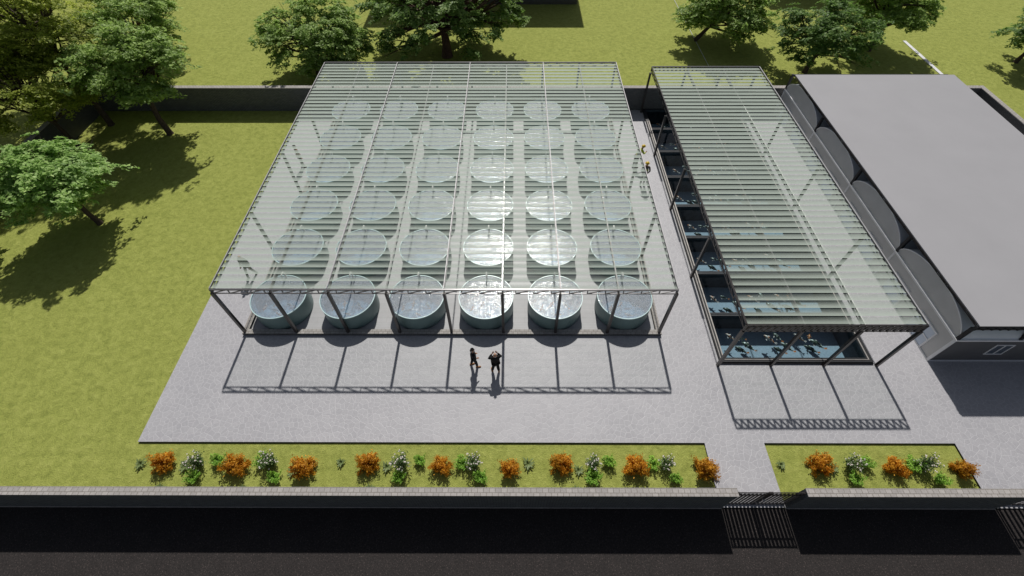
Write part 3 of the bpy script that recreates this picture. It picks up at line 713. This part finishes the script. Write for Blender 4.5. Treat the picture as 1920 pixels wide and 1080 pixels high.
place(rose_bush, [(-13.3, 5.84), (-10.21, 5.85), (-4.69, 5.81), (-1.64, 5.82), (3.36, 5.80), (6.45, 5.80), (14.2, 5.80), (17.25, 5.78)], ['bush with small white flowers, %s' % bed(i, 6) for i in range(8)], 2, .22)
place(lime_shrub, [(-13.27, 5.34), (-12.5, 6.02), (-10.57, 5.98), (-9.9, 5.33), (-4.73, 5.36), (-3.96, 6.04), (-2.16, 5.91), (-1.37, 5.35), (3.3, 5.35), (4.03, 6.0), (5.88, 5.9), (6.72, 5.32), (14.15, 5.32), (14.85, 5.98), (16.75, 5.88), (17.62, 5.30)],
      ['low bright lime green shrub, %s' % bed(i, 12) for i in range(16)], 2, .12)
place(agave, [(-15.84, 6.02), (-14.5, 5.02), (-13.9, 5.92), (-11.1, 5.0), (-9.3, 5.7), (-7.32, 6.1), (-5.34, 5.92), (-5.88, 5.02), (.63, 6.06), (2.62, 5.0), (2.75, 5.8), (11.35, 6.05), (13.45, 5.9)],
      ['small grey green leafy plant, %s' % bed(i, 11) for i in range(13)])

# ------------------------------------------------------------------ people
skin = mat_plain('skin', (.46, .26, .17), .55, 0, .3, .05); hair_d = mat_plain('dark_hair', (.022, .016, .012), .6)
cl_navy = mat_plain('dark_suit_cloth', (.013, .014, .018), .8, 0, .2, .2, 20); cl_blk = mat_plain('black_suit_cloth', (.010, .010, .011), .8, 0, .2, .2, 20)
shoe_br = mat_plain('tan_leather', (.34, .15, .045), .4); shirt = mat_plain('white_shirt_cloth', (.7, .7, .72), .7)
hiv = mat_plain('hi_vis_yellow', (.42, .50, .03), .7); hel = mat_plain('yellow_helmet', (.62, .42, .02), .35); reflect = mat_plain('reflective_band', (.55, .55, .52), .4)
cl_grey = mat_plain('grey_work_cloth', (.09, .085, .08), .8); cl_brn = mat_plain('brown_jacket_cloth', (.22, .10, .05), .8); jeans = mat_plain('denim', (.04, .055, .09), .8)
def skin_mesh(name, V, E, rad, mat, parent, root=0, sub=1):
    me = bpy.data.meshes.new(name); me.from_pydata([tuple(v) for v in V], E, [])
    o = bpy.data.objects.new(name, me); COL.objects.link(o)
    mo = o.modifiers.new('skin', 'SKIN'); mo.use_smooth_shade = True
    for i, r in enumerate(rad):
        sv = me.skin_vertices[0].data[i]; sv.radius = (r, r) if not hasattr(r, '__len__') else r; sv.use_root = (i == root)
    s = o.modifiers.new('sub', 'SUBSURF'); s.levels = sub; s.render_levels = sub
    dg = bpy.context.evaluated_depsgraph_get(); me2 = bpy.data.meshes.new_from_object(o.evaluated_get(dg))
    bpy.data.objects.remove(o); me2.materials.clear(); me2.materials.append(mat)
    me2.polygons.foreach_set('use_smooth', [True]*len(me2.polygons))
    return link(name, me2, parent)
def person(loc, rz, label, top, legs, shoes, hair=None, arms=None, feet=None, lean=0.0, helmet=None, group=None, vest=None, skirt=False, h=1.76, collar=None, fat=1.0):
    """faces +Y before rotation"""
    e = empty('person', loc, label, 'person', group); e.rotation_euler = (0, 0, R(rz)); s = h/1.76
    def lx(p):   # lean the upper body forward about the hip
        x, y, z = p
        if z > .9: d = z-.9; y += d*math.sin(lean); z = .9+d*math.cos(lean)
        return Vector((x, y, z))*s
    arms = arms or {-1: [(-.21, 0, 1.40), (-.27, -.02, 1.13), (-.26, .10, .90)], 1: [(.21, 0, 1.40), (.27, -.02, 1.13), (.26, .10, .90)]}
    feet = feet or {-1: (-.11, -.02), 1: (.11, .06)}
    hip = {k: Vector((k*.09, 0, .92))*s for k in (-1, 1)}
    knee = {k: Vector((k*.10, feet[k][1]*.5+.03, .50))*s for k in (-1, 1)}; ank = {k: Vector((feet[k][0], feet[k][1], .09))*s for k in (-1, 1)}
    A = {k: [lx(p) for p in arms[k]] for k in (-1, 1)}
    V = [lx((0, 0, .95)), lx((0, 0, 1.2)), lx((0, 0, 1.42)), lx((0, .0, 1.52)), lx((0, .02, 1.62)), lx((0, .015, 1.70))]
    rd = [.10, .10, .09, .052, .078, .07]; E = [(0, 1), (1, 2), (2, 3), (3, 4), (4, 5)]
    for k in (-1, 1):
        n = len(V); V += [A[k][0], A[k][1], A[k][2]]; rd += [.045, .036, .026]; E += [(2, n), (n, n+1), (n+1, n+2)]
        n = len(V); V += [hip[k], knee[k], ank[k]]; rd += [.08, .055, .038]; E += [(0, n), (n, n+1), (n+1, n+2)]
    skin_mesh('body', V, E, [r*s for r in rd], skin, e)
    # hands with fingers, ears and nose
    hd = MB()
    for k in (-1, 1):
        el, wr = A[k][1], A[k][2]; d = (wr-el).normalized(); sd = d.cross(Vector((0, 1, .3))).normalized(); pl = wr+d*.05
        hd.tube([wr-d*.01, wr+d*.035, wr+d*.085], [.022, .034, .030], 7)
        for f, (o_, ln_) in enumerate(((-.028, .065), (-.010, .078), (.010, .074), (.028, .058))):
            p0 = wr+d*.08+sd*o_; cu = sd.cross(d)*.02
            hd.tube([p0, p0+d*ln_*.5+cu*.4, p0+d*ln_*.85+cu*1.4], [.0095, .009, .007], 5)
        p0 = wr+d*.03-sd*.03; hd.tube([p0, p0-sd*.02+d*.03, p0-sd*.018+d*.06], [.011, .010, .008], 5)
    hd.build('hands', skin, e)
    fc = MB(); H = lx((0, .02, 1.66))
    fc.tube([lx((0, .085, 1.665)), lx((0, .115, 1.635)), lx((0, .10, 1.622))], [.008, .015, .008], 6)
    for k in (-1, 1): fc.blob(lx((k*.078, .01, 1.65)), .022*s, 0, 6, 5, .5, 1, 1.3)
    fc.blob(lx((0, .088, 1.598)), .02*s, 0, 6, 4, 1.3, .5, .4)
    fc.build('face_features', skin, e)
    ey = MB()
    for k in (-1, 1): ey.blob(lx((k*.03, .088, 1.665)), .009*s, 0, 6, 4)
    ey.build('eyes', hair_d, e)
    # clothes
    V = [lx((0, 0, .86)), lx((0, 0, 1.02)), lx((0, 0, 1.25)), lx((0, 0, 1.42)), lx((0, 0, 1.49))]; rd = [(.17, .12), (.155, .115), (.17, .12), (.15, .10), (.07, .06)]; E = [(0, 1), (1, 2), (2, 3), (3, 4)]
    for k in (-1, 1):
        n = len(V); w_ = A[k][2]; V += [A[k][0], A[k][1], A[k][1].lerp(w_, .88)]; rd += [.068, .055, .044]; E += [(3, n), (n, n+1), (n+1, n+2)]
    skin_mesh('jacket', V, E, [(r[0]*s*fat, r[1]*s*fat) if hasattr(r, '__len__') else r*s*fat for r in rd], top, e)
    V = [lx((0, 0, .95))]; rd = [.13]; E = []
    for k in (-1, 1):
        n = len(V); V += [hip[k]+Vector((k*.005, 0, -.04)), knee[k], ank[k]]; rd += [.095, .072, .060]; E += [(0, n), (n, n+1), (n+1, n+2)]
    skin_mesh('trousers', V, E, [r*s*fat for r in rd], legs, e)
    sh = MB()
    for k in (-1, 1):
        a = ank[k]; sh.tube([a+Vector((0, -.07, -.05)), a+Vector((0, -.02, -.045)), a+Vector((k*.015, .09, -.055)), a+Vector((k*.02, .18, -.065))], [.036, .046, .046, .026], 8)
        sh.tube([a+Vector((0, 0, -.06)), a+Vector((0, 0, .03))], [.045, .045], 8)
    sh.build('shoes', shoes, e)
    if hair:
        hr = MB(); hr.blob(lx((0, -.012, 1.70)), .092*s, 0, 12, 8, .95, 1.05, .95); hr.blob(lx((0, -.045, 1.64)), .075*s, 0, 10, 7); hr.build('hair', hair, e)
    if helmet:
        hm = MB(); c_ = lx((0, .0, 1.70)); hm.blob(c_, .115*s, 0, 14, 8, 1, 1.15, .9); hm.tube([c_+Vector((0, 0, -.01)), c_+Vector((0, 0, .01))], [.145*s, .13*s], 14); hm.build('helmet', helmet, e)
    if vest:
        v = MB()
        V = [lx((0, 0, .98)), lx((0, 0, 1.2)), lx((0, 0, 1.40))]; skin_mesh('vest', V, [(0, 1), (1, 2)], [(.19*s, .14*s), (.19*s, .14*s), (.17*s, .12*s)], vest, e)
        v.tube([lx((0, 0, 1.12)), lx((0, 0, 1.17))], .178*s, 16); v.build('reflective_band', reflect, e)
    if collar:
        cb = MB(); cb.tube([lx((0, 0, 1.47)), lx((0, 0, 1.525))], [.075*s, .062*s], 12); cb.build('collar', collar, e)
    return e
person((-1.88, 10.70, 0), -80, 'man in a dark navy suit and tan shoes stepping right on the paving', cl_navy, cl_navy, shoe_br, hair_d,
       arms={-1: [(-.20, 0, 1.40), (-.26, -.10, 1.14), (-.20, .10, .98)], 1: [(.20, 0, 1.40), (.24, .02, 1.14), (.16, .16, 1.02)]}, feet={-1: (-.10, -.16), 1: (.10, .14)}, h=1.62, fat=1.15, collar=shirt)
person((-.83, 10.42, 0), 12, 'bald man in a black suit holding both hands up to his head on the paving', cl_blk, cl_blk, shoe_br, None,
       arms={-1: [(-.21, 0, 1.43), (-.31, .08, 1.22), (-.12, .13, 1.56)], 1: [(.21, 0, 1.43), (.31, .08, 1.22), (.12, .13, 1.56)]}, feet={-1: (-.17, .04), 1: (.14, -.06)}, h=1.68, fat=1.22, collar=shirt)
person((8.52, 24.2, 0), 175, 'worker in yellow helmet and hi-vis vest standing in the passage between the sheds', cl_grey, cl_grey, cl_grey, None,
       arms={-1: [(-.20, 0, 1.40), (-.27, .08, 1.14), (-.08, .26, 1.10)], 1: [(.20, 0, 1.40), (.27, .08, 1.14), (.08, .26, 1.14)]}, helmet=hel, vest=hiv, group='workers in hi-vis between the sheds')
person((8.28, 25.95, 0), -60, 'worker in yellow helmet bending over behind the other worker, partly under the shed roof edge', hiv, cl_grey, cl_grey, None,
       arms={-1: [(-.20, 0, 1.40), (-.24, .16, 1.18), (-.16, .42, 1.10)], 1: [(.20, 0, 1.40), (.24, .20, 1.18), (.14, .46, 1.16)]}, lean=.55, helmet=hel, group='workers in hi-vis between the sheds')
person((-14.5, 26.0, 0), -60, 'person in a brown jacket standing under the left edge of the tank shed roof', cl_brn, cl_grey, cl_grey, hair_d)
person((-14.6, 16.3, 0), 170, 'person in dark clothes walking at the front left side under the tank shed roof', cl_navy, cl_navy, cl_grey, None,
       feet={-1: (-.12, -.22), 1: (.12, .22)})
